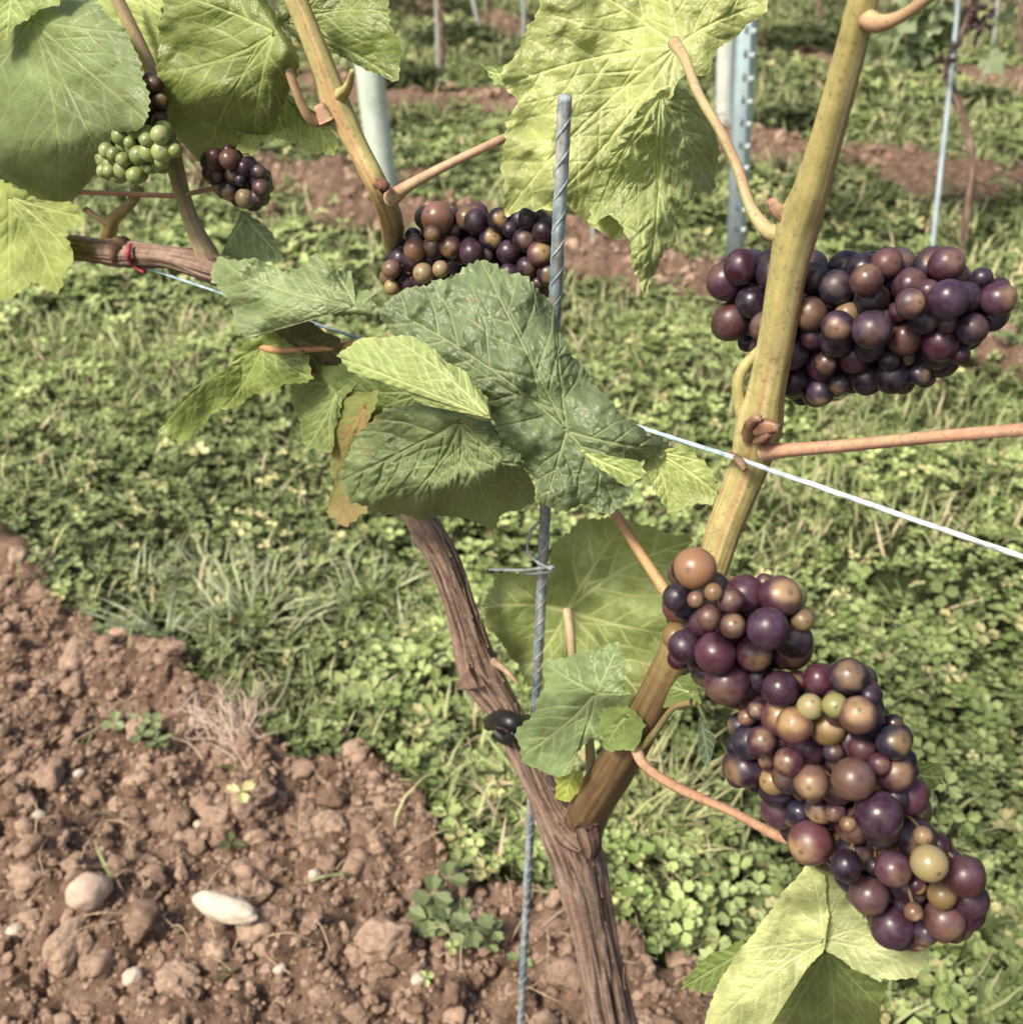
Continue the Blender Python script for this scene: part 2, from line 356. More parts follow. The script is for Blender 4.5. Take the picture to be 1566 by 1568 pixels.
# ---------------------------------------------------------------- vine
vine=empty('grapevine')
BK=((.07,.042,.032),(.36,.27,.215),(.24,.155,.12))
def obj(name,parts_,m,par=vine):
    v,f,c=merge(parts_);return make(name,v,f,c,m,parent=par)
tp=[(1010,1900,-.0,40),(970,1700,0,37),(935,1560,0,34),(908,1420,.0,32),(888,1335,.0,38),(868,1280,0,37),(838,1225,0,27),(808,1165,.0,22),(772,1085,0,23),(738,1030,0,30),(712,950,0,23),(680,860,0,23),(640,790,0,22),(580,680,0,22),(525,590,0,20),(480,520,0,20),(430,478,0,18),(370,430,0,18),(325,410,0,22),(260,395,0,16),(190,388,0,20),(150,384,0,18),(108,378,0,19)]
obj('trunk',[tube(tp,n=72,step=.002,disp=.17,fr=7.,fl=10,cols=BK,sd=3,lump=.12)],M_bark)
bs=[]   # peeling bark strips
for i_ in range(80):
    k=rng.integers(1,13);a=np.array(tp[k]);b_=np.array(tp[k+1]);t=rng.random();c_=a*(1-t)+b_*t;d=(b_-a)/np.hypot(*(b_-a)[:2])
    o_=rng.uniform(-.9,.9)*c_[3];nrm=np.array([-d[1],d[0]])
    L=rng.uniform(15,65);pts=[]
    for u,lf in ((0,0),(.5,.03),(1,.25*rng.random())):
        pp=c_[:2]+d[:2]*L*u+nrm*o_*(1+lf);pts.append((pp[0],pp[1],math.sqrt(max(0,1-(o_/c_[3])**2))*c_[3]*.0005+.001+.003*lf,1.7*(1-.6*u)))
    bs.append(tube(pts,n=5,step=.004,cols=((.42,.31,.25),(.18,.11,.08))))
obj('bark_strips',bs,M_bark)
SH=((.50,.44,.21),(.42,.23,.11),(.36,.35,.13))
PK=((.46,.23,.17),(.45,.33,.20))
PG=((.45,.40,.19),(.46,.28,.17))
sh=[tube([(1345,-60,.02,24),(1322,0,.02,23),(1300,85,.015,23),(1268,200,.01,24),(1242,290,.005,27),(1222,345,0,32),(1205,420,0,28),(1188,520,0,27),(1172,600,0,28),(1160,655,0,35),(1145,715,0,29),(1112,800,.01,26),(1085,880,.02,25),(1048,970,.035,26),(1012,1050,.035,27),(975,1120,.03,29),(940,1180,.02,30),(908,1230,.008,31),(890,1280,-.006,30),(888,1340,-.02,26)],n=56,step=.003,disp=.06,fr=5.5,fl=7,cols=SH,sd=5,lump=.03,end=(.38,.60,(.13,.085,.042)))]
obj('main_cane',sh,M_shoot)
obj('left_canes',[
 tube([(440,-30,.0,17),(458,10,.0,17),(490,90,.0,18),(515,160,0,22),(545,220,0,17),(578,285,0,17),(597,330,-.02,18),(606,380,-.07,17),(625,450,-.08,17),(600,540,-.03,17),(530,585,0,17)],n=36,step=.003,disp=.05,fr=4,fl=7,cols=SH,sd=8,lump=.03),
 tube([(165,-30,0,10),(200,40,0,10),(232,110,0,10),(250,180,0,10),(265,240,0,13),(280,300,0,12),(298,350,0,13),(318,392,.0,17),(325,415,0,17)],n=24,step=.003,disp=.05,fr=3,fl=8,cols=((.44,.35,.21),(.40,.36,.17),(.30,.19,.12)),sd=9,lump=.05)],M_shoot)
obj('buds',[tube([(1160,655,.012,12),(1172,655,.022,13),(1188,655,.026,7)],n=16,step=.0015,disp=.15,cols=((.45,.29,.2),(.2,.1,.06)),lump=.35),
 tube([(1148,668,.01,12),(1152,648,.020,10),(1160,640,.026,6)],n=16,step=.0015,disp=.15,cols=((.42,.3,.2),(.2,.1,.06)),lump=.3),
 tube([(1160,672,.014,8),(1170,670,.024,8),(1178,664,.027,5)],n=14,step=.0015,disp=.15,cols=((.14,.06,.04),(.3,.18,.12)),lump=.3),
 tube([(1215,340,.0,14),(1190,322,.006,11),(1180,305,.008,7)],n=12,step=.002,cols=PK,lump=.2),
 tube([(515,150,.0,12),(532,135,.004,7),(540,108,.006,4)],n=12,step=.002,cols=SH,lump=.2),
 tube([(582,282,.008,10),(588,284,.014,8)],n=12,step=.002,cols=((.25,.12,.08),(.1,.05,.04)),lump=.3),
 tube([(500,185,.01,12),(488,160,.012,8)],n=12,step=.002,cols=PK,lump=.2),
 tube([(866,1268,.012,14),(880,1285,.02,14),(893,1300,.022,7)],n=20,step=.0015,disp=.35,cols=((.44,.34,.26),(.08,.04,.03)),lump=.5),
 tube([(900,1262,.022,12),(906,1292,.024,12),(902,1312,.02,7)],n=20,step=.0015,disp=.35,cols=((.30,.21,.16),(.06,.03,.025)),lump=.5),
 tube([(735,1030,.01,18),(712,1045,.014,10),(702,1052,.014,5)],n=14,step=.002,disp=.3,cols=BK,lump=.3),
 tube([(755,1012,.012,6),(778,1030,.018,4),(795,1050,.02,2)],n=8,step=.002,cols=((.4,.28,.2),(.3,.2,.13)),lump=.2),
 tube([(190,388,0,16),(182,376,.006,15),(172,370,.008,7)],n=14,step=.002,disp=.3,cols=((.05,.03,.02),(.2,.12,.08)),lump=.3)],M_bark)
obj('petioles',[
 tube([(1172,692,.012,14),(1200,690,.02,11),(1300,682,.03,10),(1420,670,.045,10),(1600,655,.06,10)],n=16,step=.003,disp=.04,cols=PK,lump=.06),
 tube([(1322,25,.02,17),(1345,36,.025,13),(1385,22,.03,9),(1450,-25,.04,9)],n=14,step=.003,cols=PG,lump=.05),
 tube([(1215,352,.0,17),(1180,355,.0,13),(1150,320,-.005,9),(1130,260,-.012,8),(1105,205,-.015,7.5),(1070,145,-.02,7.5),(1048,90,-.03,8),(1032,66,-.055,10)],n=16,step=.003,disp=.04,cols=PG,lump=.05,sd=4),
 tube([(598,305,.0,13),(625,285,.0,9),(690,250,-.01,7),(770,213,-.04,7),(840,180,-.10,6)],n=14,step=.003,disp=.04,cols=PK,lump=.05),
 tube([(505,180,.0,12),(480,185,.012,9),(462,160,.018,7),(445,115,.02,7),(430,75,.02,7),(420,48,.016,8)],n=12,step=.003,cols=((.44,.28,.16),(.42,.33,.16)),lump=.05),
 tube([(398,530,.03,7),(430,537,.03,5),(500,533,.02,5),(560,524,.02,6)],n=10,step=.003,cols=((.42,.28,.12),(.46,.22,.12))),
 tube([(930,770,.0,9),(950,800,.01,8),(985,855,.02,8),(1015,900,.03,9),(1050,960,.04,9)],n=12,step=.003,cols=((.46,.25,.12),(.42,.31,.14))),
 tube([(868,932,-.02,8),(873,970,-.01,7),(880,1040,.0,6),(900,1120,.01,7),(905,1190,.015,8)],n=10,step=.003,cols=((.45,.32,.2),(.42,.35,.2))),
 tube([(970,1130,.04,12),(985,1170,.05,8),(1035,1205,.07,8),(1120,1243,.09,7),(1190,1280,.105,8),(1230,1290,.11,8)],n=12,step=.003,cols=((.44,.29,.17),(.40,.20,.14)),lump=.06),
 tube([(1150,665,.0,12),(1132,620,.002,10),(1132,575,.0,9),(1160,540,-.01,9),(1210,500,-.03,8)],n=12,step=.003,cols=((.38,.36,.15),(.36,.3,.12)),lump=.08),
 tube([(120,294,.0,4),(200,297,.0,4),(270,299,.0,4),(330,288,.0,4)],n=8,step=.004,cols=((.38,.16,.12),(.36,.24,.14))),
 tube([(165,365,-.01,12),(175,335,-.01,10),(200,312,-.01,8),(215,285,-.02,8)],n=10,step=.003,cols=((.3,.26,.1),(.3,.2,.1))),
 tube([(130,320,.0,5),(160,340,-.005,4),(175,350,-.01,4)],n=8,step=.003,cols=((.36,.28,.16),(.36,.2,.13))),
 tube([(1060,1075,.05,6),(1030,1085,.05,5),(1000,1125,.045,6),(975,1150,.04,7)],n=8,step=.003,cols=((.20,.2,.08),(.24,.16,.08))),
 tube([(225,150,0.0,8),(240,190,-.01,7),(230,235,-.0,7),(180,240,.02,5)],n=8,step=.003,cols=((.1,.04,.04),(.2,.12,.06))),
 tube([(1150,1020,.10,8),(1175,1040,.105,8),(1200,1060,.11,7)],n=8,step=.003,cols=((.34,.36,.12),(.3,.3,.1))),
],M_shoot)
# ---------------------------------------------------------------- leaves
def leaf(outl,hub,tips,off=0.,gx=0.,gy=0.,curl=0.,rip=.004,col=(.1,.17,.05),vc=None,tooth=4.,pitch=15,sd=1,puff=.0012,vw=1.,grad=None,name='leaf',fold=None):
    puff*=.62;tooth*=1.25
    o=np.array(outl,float);hub=np.array(hub,float)
    oc=np.vstack([o,o[:1]]);seg=np.linalg.norm(np.diff(oc,axis=0),axis=1);s=np.concatenate([[0],np.cumsum(seg)]);L=s[-1]
    NA=int(min(560,max(90,L/2.4)));K=int(min(90,max(18,L/14)))
    t=np.linspace(0,L,NA,endpoint=False);B=np.column_stack([np.interp(t,s,oc[:,0]),np.interp(t,s,oc[:,1])])
    w=max(1,int(NA*.009))
    B=sum(np.roll(B,k,0) for k in range(-w,w+1))/(2*w+1)
    T=np.roll(B,-1,0)-np.roll(B,1,0);T/=np.linalg.norm(T,axis=1)[:,None]+1e-9
    area=(B[:,0]*np.roll(B[:,1],-1)-np.roll(B[:,0],-1)*B[:,1]).sum()
    Nn=np.column_stack([T[:,1],-T[:,0]])*(1 if area>0 else -1)
    ph=t/pitch+.6*vn(xyz(t/40,sd*3.3),sd);fr=ph-np.floor(ph)
    big=(t/(pitch*3.7));big=np.abs(big-np.floor(big)-.5)*2
    saw=(np.where(fr<.65,fr/.65,(1-fr)/.35)-.5)*tooth*(.7+.5*vn(xyz(t/23,1.),sd+2))+(big-.5)*tooth*1.1
    r=(np.arange(1,K+1)/K)**.92
    dx=B-hub
    P=hub+dx[None]*r[:,None,None]+Nn[None]*(saw[None]*r[:,None]**9)[...,None]
    P=P.reshape(-1,2);R=np.repeat(r,NA)
    P=np.vstack([P,hub]);R=np.append(R,0)
    size=np.sqrt(np.abs(area)/2);sc=size/200
    vein=np.zeros(len(P));dm=np.full(len(P),1e3);lr=random.Random(sd)
    def seg_(a,b,w0,w1,amp):
        ab=b-a;tt=np.clip(((P-a)@ab)/(ab@ab+1e-9),0,1);d=np.linalg.norm(P-a-tt[:,None]*ab,axis=1)
        wv=w0+(w1-w0)*tt;np.maximum(vein,amp*np.exp(-(d/wv)**2),out=vein);np.minimum(dm,d,out=dm)
    for tpt in tips:
        T_=np.array(tpt,float);ax=T_-hub;Lm=np.hypot(*ax);pr=np.array([-ax[1],ax[0]])*lr.uniform(-.07,.07)
        cen=lambda u:hub+ax*u+pr*4*u*(1-u)
        for k in range(7):
            seg_(cen(k/7),cen((k+1)/7),3.*vw*(1-.75*k/7),3.*vw*(1-.75*(k+1)/7),1.)
        n2=max(3,int(Lm/(36*max(.5,sc))))
        for k in range(1,n2+1):
            for sg in (-1,1):
                u=(k+.35*sg*.6+lr.uniform(-.15,.15))/(n2+1)
                if u>.93:continue
                a=cen(u);an=math.atan2(ax[1],ax[0])+sg*lr.uniform(.7,.9);ln=Lm*(.50*(1-u)+.12)
                m1=a+ln*.5*np.array([math.cos(an),math.sin(an)]);an2=an-sg*.25;e=m1+ln*.5*np.array([math.cos(an2),math.sin(an2)])
                seg_(a,m1,1.7*vw,1.3*vw,.75);seg_(m1,e,1.3*vw,.8*vw,.55)
                for z_ in (.35,.7):
                    st=a+(m1-a)*2*z_ if z_<.5 else m1+(e-m1)*(2*z_-1)
                    for s3 in (-1,1):
                        an3=an+s3*1.0;seg_(st,st+ln*.2*np.array([math.cos(an3),math.sin(an3)]),1.*vw,.8*vw,.25)
    d=P-hub
    pf=1-np.exp(-(dm/(9*max(.6,sc)))**2)
    of=off+gx*d[:,0]*1e-4+gy*d[:,1]*1e-4+curl*R**2+rip*fbm(xyz(P[:,0]/95,P[:,1]/95,sd*5.),2,sd)+rip*.35*vn(xyz(P[:,0]/28,P[:,1]/28,sd),sd+9)*R
    if fold is not None:
        (fx,fy),(nx_,ny_),am=fold;dd=np.maximum(0,(P-[fx,fy])@np.array([nx_,ny_]));of=of+am*dd**2*1e-6
    of=of+puff*pf+puff*.4*fbm(xyz(P[:,0]/15,P[:,1]/15,1.),2,sd)-puff*.7*vein
    v=V(P[:,0],P[:,1],of)
    tint=np.array([1.10,1.06,.88]);c=np.array(col)*tint;vc=np.array(vc if vc is not None else np.array(col)*1.6+.08)*tint*1.05
    nn=fbm(xyz(P[:,0]/60,P[:,1]/60,sd*1.),3,sd+4)[:,None]
    cc=c*(1+.22*nn)*(1+.08*(pf[:,None]-.5))
    fine=fbm(xyz(P[:,0]/9,P[:,1]/9,2.),2,sd+5)[:,None];cc=cc*(1+.09*fine)
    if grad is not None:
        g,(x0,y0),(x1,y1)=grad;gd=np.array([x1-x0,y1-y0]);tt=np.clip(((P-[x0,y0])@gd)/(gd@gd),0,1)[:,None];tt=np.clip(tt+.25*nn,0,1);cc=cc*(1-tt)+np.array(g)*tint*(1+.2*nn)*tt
    br=sstep(.75,.85,vn(xyz(P[:,0]/17,P[:,1]/17,7.),sd+8))*(R>.6);cc=cc*(1-.3*br[:,None])+np.array([.22,.13,.05])*.3*br[:,None]
    edge=sstep(.975,1,R)[:,None]*.35;cc=cc*(1-edge)+vc*edge
    cc=cc*(1-vein[:,None]*.8)+vc*vein[:,None]*.8
    i=np.arange(K-1)[:,None]*NA;j=np.arange(NA)[None];j2=(j+1)%NA
    q=np.stack([i+j,i+j2,i+NA+j2,i+NA+j],-1).reshape(-1,4);j=np.arange(NA)
    f=np.concatenate([q2t(q),np.stack([j,(j+1)%NA,np.full(NA,len(P)-1)],-1)])
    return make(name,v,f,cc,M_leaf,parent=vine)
leaf([(-60,-40),(60,-45),(150,5),(200,55),(222,120),(232,175),(210,200),(168,210),(152,250),(132,290),(95,318),(60,312),(25,285),(0,262),(-50,200),(-90,80)],(50,30),[(90,316),(225,185),(-50,190),(190,50),(150,240)],off=.03,gx=1.2,gy=1.4,curl=-.014,col=(.18,.245,.12),vc=(.27,.34,.19),sd=1,tooth=4,fold=((60,200),(.1,1),-6.))
leaf([(252,-10),(242,60),(240,130),(256,190),(288,232),(315,252),(345,236),(385,240),(412,205),(440,150),(462,95),(445,60),(430,40),(410,0),(370,-50),(280,-50)],(422,50),[(315,248),(242,110),(262,-10),(390,230)],off=.02,gx=-1,gy=1.,curl=-.012,col=(.175,.22,.08),vc=(.36,.43,.19),sd=2,rip=.006,fold=((320,120),(-.2,1),-6.))
leaf([(370,150),(420,120),(470,190),(505,185),(517,215),(510,240),(470,232),(440,218),(415,205),(390,235),(360,230)],(420,130),[(510,235),(440,215),(380,225)],off=-.012,gx=-1,gy=1,col=(.29,.36,.13),sd=31)
leaf([(425,35),(430,-50),(610,-55),(592,10),(600,40),(617,80),(606,128),(575,110),(545,100),(520,82),(490,78),(455,62)],(438,35),[(600,118),(600,20),(540,-50),(520,80)],off=-.02,gx=-1,gy=1,col=(.17,.22,.08),vc=(.3,.37,.16),sd=3)
leaf([(-50,262),(25,285),(62,312),(118,312),(132,335),(104,352),(112,400),(86,452),(50,428),(35,448),(12,458),(-50,440)],(15,300),[(90,445),(120,330),(15,450),(100,380)],off=.025,gx=0,gy=1,col=(.33,.40,.15),vc=(.42,.5,.23),sd=4)
leaf([(60,-40),(245,-40),(250,40),(242,95),(215,110),(185,60),(140,20),(80,20)],(180,-20),[(235,95),(240,10),(100,0)],off=-.03,gx=1,gy=1,col=(.35,.42,.19),sd=5)
leaf([(-20,-40),(100,-40),(90,5),(55,20),(30,35),(10,60),(-20,70)],(20,-20),[(10,55),(80,0)],off=.04,gy=1,col=(.24,.31,.13),sd=35)
# big leaf, top centre
leaf([(960,-70),(850,-50),(822,10),(805,55),(768,110),(775,140),(792,165),(770,200),(768,255),(772,300),(775,335),(800,322),(835,318),(880,322),(905,345),(940,372),(972,345),(988,290),(1000,200),(1020,150),(1055,110),(1085,115),(1105,65),(1140,48),(1172,15),(1180,-40),(1080,-70)],(1035,72),[(776,325),(775,130),(850,-40),(940,368),(1000,-60),(1160,10),(835,315)],off=-.085,gx=-1.2,gy=1.2,curl=.0,col=(.32,.37,.16),vc=(.52,.57,.31),sd=6,rip=.008,tooth=6,pitch=20,puff=.0022,vw=1.3)
leaf([(1005,145),(1030,128),(1065,150),(1098,190),(1100,250),(1090,296),(1060,298),(1042,320),(1032,372),(1008,400),(988,458),(972,420),(965,385),(955,345),(930,330),(900,345),(905,290),(940,220),(975,170)],(1012,145),[(988,450),(1088,288),(1098,205),(1025,365),(910,335)],off=-.06,gx=-1,gy=1,col=(.27,.33,.15),vc=(.44,.5,.27),sd=7,rip=.010,puff=.0035,fold=((1000,200),(1,0),-6.))
leaf([(735,100),(780,98),(790,130),(760,128)],(775,115),[(738,105)],off=-.09,col=(.25,.33,.14),sd=8)
# centre leaves
leaf([(662,432),(700,420),(736,393),(762,410),(800,420),(838,455),(858,515),(890,560),(925,605),(960,640),(1000,668),(1040,690),(1000,702),(968,712),(976,745),(950,775),(935,792),(900,772),(868,782),(832,778),(815,730),(780,690),(752,640),(722,600),(690,578),(655,555),(632,525),(600,512),(578,485),(600,450)],(868,660),[(736,398),(590,470),(835,775),(945,785),(1030,690),(850,510)],off=.045,gx=-1.6,gy=1.8,curl=-.012,col=(.14,.195,.115),vc=(.29,.36,.21),sd=9,rip=.007,puff=.0034,vw=1.1,fold=((900,560),(.8,-.5),-5.))
leaf([(515,545),(545,520),(590,515),(640,515),(672,545),(715,572),(745,610),(756,645),(720,640),(680,622),(650,622),(615,592),(570,582),(540,570)],(750,640),[(520,548),(600,518),(640,610)],off=.085,gx=0,gy=1.,curl=-.008,col=(.28,.36,.16),vc=(.45,.52,.28),sd=10,rip=.004,tooth=3)
leaf([(640,620),(600,622),(565,645),(535,685),(518,735),(535,765),(568,782),(600,788),(650,795),(700,790),(758,812),(772,785),(820,772),(815,735),(790,690),(750,645),(710,630)],(706,645),[(525,735),(600,785),(765,805),(812,765),(690,790)],off=.06,gx=0,gy=.6,curl=-.012,col=(.155,.21,.11),vc=(.28,.35,.2),sd=11,rip=.010,puff=.0045,fold=((620,740),(.2,.97),-14.))
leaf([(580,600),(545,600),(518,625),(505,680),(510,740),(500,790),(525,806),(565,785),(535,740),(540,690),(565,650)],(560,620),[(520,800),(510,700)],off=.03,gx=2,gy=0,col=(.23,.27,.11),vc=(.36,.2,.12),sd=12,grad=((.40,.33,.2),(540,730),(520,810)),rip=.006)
leaf([(440,580),(490,572),(545,585),(520,625),(508,690),(470,690),(455,640)],(520,590),[(470,685),(445,590),(505,680)],off=.02,gx=1,gy=1,col=(.18,.24,.10),sd=13)
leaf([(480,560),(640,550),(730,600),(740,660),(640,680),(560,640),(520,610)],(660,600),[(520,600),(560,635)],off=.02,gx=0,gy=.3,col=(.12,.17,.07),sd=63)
leaf([(332,395),(395,398),(440,420),(484,388),(512,412),(540,418),(545,448),(577,446),(572,485),(500,482),(440,485),(402,508),(380,520),(358,492),(352,458),(322,432)],(545,470),[(335,400),(484,392),(380,515),(420,440)],off=.035,gx=-1,gy=1.2,curl=-.005,col=(.19,.26,.14),vc=(.3,.37,.22),sd=14,rip=.010)
leaf([(410,510),(375,520),(345,565),(292,600),(258,635),(238,668),(290,676),(320,636),(362,622),(405,598),(440,590),(482,580),(470,545),(440,520)],(402,530),[(242,662),(300,665),(470,575),(405,595)],off=.03,gx=-1,gy=.5,curl=.0,col=(.175,.235,.08),vc=(.3,.36,.15),sd=15,rip=.010)
leaf([(415,500),(470,490),(520,520),(530,560),(500,590),(450,560)],(450,520),[(500,585),(520,540)],off=.022,gx=0,gy=-2,col=(.08,.085,.05),sd=55)  # dark underside; shading around the old cane painted into the leaf colour
leaf([(370,322),(395,335),(420,362),(432,398),(385,405),(340,390),(352,360)],(375,335),[(430,395),(345,388)],off=-.02,gy=1,col=(.15,.22,.12),sd=16,tooth=2)
leaf([(395,255),(415,262),(420,290),(400,312),(380,300),(378,270)],(392,262),[(400,308)],off=-.03,col=(.17,.25,.12),sd=17,tooth=1)
leaf([(990,695),(1055,682),(1075,705),(1102,742),(1088,772),(1050,775),(1022,787),(1003,745),(985,720)],(1000,690),[(1095,755),(1025,780),(1070,705)],off=.012,gx=-1,gy=1,col=(.27,.33,.13),sd=18)
leaf([(880,685),(930,700),(975,705),(985,730),(960,745),(920,720)],(890,690),[(980,730)],off=.07,gy=1,col=(.24,.31,.12),sd=19,tooth=2)
leaf([(738,925),(760,880),(800,872),(832,872),(850,830),(885,798),(925,790),(960,795),(1005,810),(1062,824),(1045,862),(1015,900),(1022,960),(1032,1000),(1005,1085),(955,1095),(870,1085),(805,1045),(780,1000),(745,960)],(868,935),[(742,930),(960,795),(1055,830),(1020,970),(990,1080),(870,1080),(800,1035)],off=-.05,gx=-.5,gy=.8,curl=0,col=(.26,.33,.14),vc=(.52,.57,.33),sd=20,rip=.008,vw=1.25)
leaf([(832,1012),(880,1002),(918,992),(946,984),(957,1010),(955,1048),(967,1065),(935,1085),(925,1120),(882,1150),(872,1188),(832,1185),(800,1165),(788,1125),(820,1085),(832,1050)],(912,1060),[(800,1155),(945,990),(835,1015),(960,1062),(865,1180)],off=.04,gx=.5,gy=1.2,curl=-.006,col=(.19,.27,.145),vc=(.32,.4,.24),sd=21,rip=.008)
leaf([(925,1085),(960,1080),(990,1110),(970,1150),(930,1150),(915,1120)],(960,1095),[(930,1140)],off=.045,gy=1,col=(.15,.21,.08),sd=22,tooth=3)
leaf([(850,1180),(892,1180),(890,1210),(872,1228),(850,1222)],(880,1180),[(865,1225)],off=.02,col=(.32,.38,.1),sd=23,tooth=2)
leaf([(1015,1040),(1060,1030),(1075,1075),(1045,1090),(1010,1080)],(1060,1060),[(1015,1050)],off=.04,col=(.16,.22,.09),sd=24,tooth=3)
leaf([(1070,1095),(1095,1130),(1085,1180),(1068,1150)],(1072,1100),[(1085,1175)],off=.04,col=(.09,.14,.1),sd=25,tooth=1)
leaf([(1385,1160),(1440,1170),(1445,1200),(1410,1215),(1380,1205)],(1385,1180),[(1440,1190)],off=.05,col=(.15,.22,.09),sd=26,tooth=3)
# bottom-right leaf
leaf([(1235,1325),(1205,1358),(1160,1420),(1120,1470),(1090,1525),(1070,1600),(1150,1620),(1172,1545),(1215,1510),(1262,1452),(1268,1400),(1262,1340)],(1262,1440),[(1240,1330),(1080,1590),(1140,1455)],off=.12,gx=-.8,gy=1,col=(.42,.47,.25),vc=(.5,.55,.35),sd=27,rip=.006,tooth=2,puff=.0006)
leaf([(1240,1328),(1275,1335),(1300,1380),(1330,1420),(1380,1445),(1428,1450),(1400,1500),(1340,1498),(1300,1480),(1262,1452),(1255,1400)],(1262,1440),[(1410,1490),(1250,1335),(1320,1420)],off=.115,gx=-.5,gy=.8,col=(.36,.41,.24),vc=(.46,.5,.33),sd=28,rip=.006,tooth=3,puff=.0006)
leaf([(1265,1450),(1310,1485),(1355,1510),(1345,1570),(1300,1620),(1160,1640),(1165,1545),(1215,1505)],(1265,1455),[(1345,1540),(1180,1600),(1270,1620)],off=.085,gx=0,gy=-1.5,col=(.14,.19,.07),vc=(.24,.3,.14),sd=29,rip=.006)
leaf([(1135,1440),(1100,1455),(1065,1475),(1042,1515),(1080,1520),(1120,1500),(1150,1470)],(1150,1450),[(1045,1512)],off=.09,gy=.6,col=(.14,.2,.07),sd=30,tooth=4)
# ---------------------------------------------------------------- grapes
sv,sf=ico(4)
PAL=[((.016,.007,.016),.40),((.010,.009,.020),.17),((.045,.011,.022),.28),((.09,.032,.03),.10),((.18,.12,.045),.05)]
def cluster(poly,off,rmin,rmax,nt,sd,seeds=(),maxd=75,pal=None,spot=(.34,.225,.10),tol=.84,ap=(.4,.25,.22,.13)):
    r_=np.random.default_rng(sd);poly=np.array(poly,float);pc=np.vstack([poly,poly[:1]])
    def inside(p):
        x,y=p;c=False
        for a,b in zip(pc[:-1],pc[1:]):
            if (a[1]>y)!=(b[1]>y) and x<(b[0]-a[0])*(y-a[1])/(b[1]-a[1])+a[0]:c=not c
        return c
    A_,B_=pc[:-1],pc[1:];AB=B_-A_
    def ed(p):
        t=np.clip(((p-A_)*AB).sum(1)/(AB*AB).sum(1),0,1);return np.linalg.norm(p-A_-t[:,None]*AB,axis=1).min()
    C=[];Rr=[];K=[]
    for (x,y,rp,do,kc) in seeds:
        t=depth(x,y,ROW-off-do);C.append(V(x,y,off+do));Rr.append(rp*t/F);K.append(kc)
    lo,hi=poly.min(0),poly.max(0)
    for it in range(nt):
        fr=it/nt;rp=rmax-(rmax-rmin)*min(1,(fr*1.15)**.6)*r_.uniform(.75,1.0)
        p=lo+(hi-lo)*r_.random(2)
        if not inside(p):continue
        e=ed(p)
        if e<rp*.7:continue
        t0=depth(p[0],p[1],ROW-off)
        hth=np.sqrt(max(0,1-(1-min(1,e/maxd))**2))*maxd*.8*t0/F
        do=r_.uniform(-.6,1.)*hth
        t=depth(p[0],p[1],ROW-off-do);c=V(p[0],p[1],off+do);R=rp*t/F
        if C:
            d=np.linalg.norm(np.array(C)-c,axis=1)
            if (d<(np.array(Rr)+R)*tol).any():continue
        C.append(c);Rr.append(R);K.append(None)
    P_=pal or PAL;w=np.array([float(x[1]) for x in P_]);w=w/w.sum();parts=[]
    cen=np.mean(C,0)
    for c,R,kc in zip(C,Rr,K):
        b_=np.array(kc if kc is not None else P_[r_.choice(len(P_),p=w)][0])*r_.uniform(.65,1.15)
        out=c-cen;out=out/np.linalg.norm(out)*.8+np.array([0,-.9,.35])+r_.normal(0,.3,3);out/=np.linalg.norm(out)
        dt=sv@out;amt=r_.choice([0,.25,.5,.95],p=ap);g=(sstep(.5,1.05,dt+.18*fbm(sv*2+c*40,2,sd))*amt)[:,None]
        cc=b_*(1-g)+np.array(spot)*g
        bl=sstep(-.2,.9,sv[:,2]+.5*fbm(sv*1.4+c*60,3,sd+3))[:,None]*r_.uniform(.0,.08);cc=cc*(1-bl)+np.array([.25,.19,.27])*bl
        tipm=(sstep(.985,.997,dt)*.75)[:,None];cc=cc*(1-tipm)+np.array([.05,.03,.02])*tipm
        w_=sv*np.array([1,1,r_.uniform(.97,1.06)])*(1+.02*vn(sv*1.3+c*90,3))[:,None]
        parts.append((c+w_*R,sf,cc))
    v,f,cc=merge(parts)
    ob=make('grape_cluster',v,f,cc,M_grape)
    st=[]
    ax=V(np.array([poly[:,0].mean()]),np.array([poly[:,1].mean()]),off)[0]
    for c,R in zip(C,Rr):
        bk=c+RN*R*.3;mid=c*.5+ax*.2+np.array(cen)*.3+RN*.006;st.append(tube3([bk,(bk+mid)/2+RN*.003,mid],[.0008,.0008,.001],n=5,step=.006,cols=((.16,.15,.06),(.18,.1,.06))))
    v,f,cc=merge(st);make('pedicels',v,f,cc,M_shoot,parent=ob)
TN=(.13,.07,.04);RD_=(.06,.014,.024);DK=(.015,.007,.015);GN=(.29,.34,.12)
cluster([(1080,420),(1110,395),(1150,378),(1200,380),(1260,395),(1330,380),(1440,385),(1500,410),(1552,440),(1553,480),(1520,520),(1470,560),(1410,595),(1350,605),(1300,600),(1250,625),(1195,615),(1160,560),(1140,535),(1100,515),(1090,490),(1112,465)],-.035,14,28,18000,1,
 seeds=[(1110,431,29,.01,(.045,.016,.03)),(1119,492,29,.01,(.09,.035,.03)),(1152,462,27,.015,DK),(1451,458,31,.03,(.03,.012,.03)),(1334,505,31,.035,(.03,.011,.026)),(1527,458,27,.01,(.045,.015,.028)),(1448,405,27,.01,RD_),(1326,430,25,.03,(.08,.035,.03)),(1240,480,26,.025,TN),(1280,440,27,.02,(.011,.009,.02)),(1282,500,25,.035,DK),(1365,577,27,.015,DK),(1393,465,23,.035,(.06,.03,.03)),(1250,600,24,.0,DK),(1215,590,22,.0,DK),(1170,530,24,.0,DK)],maxd=90,spot=(.26,.16,.09),ap=(.5,.26,.17,.07))
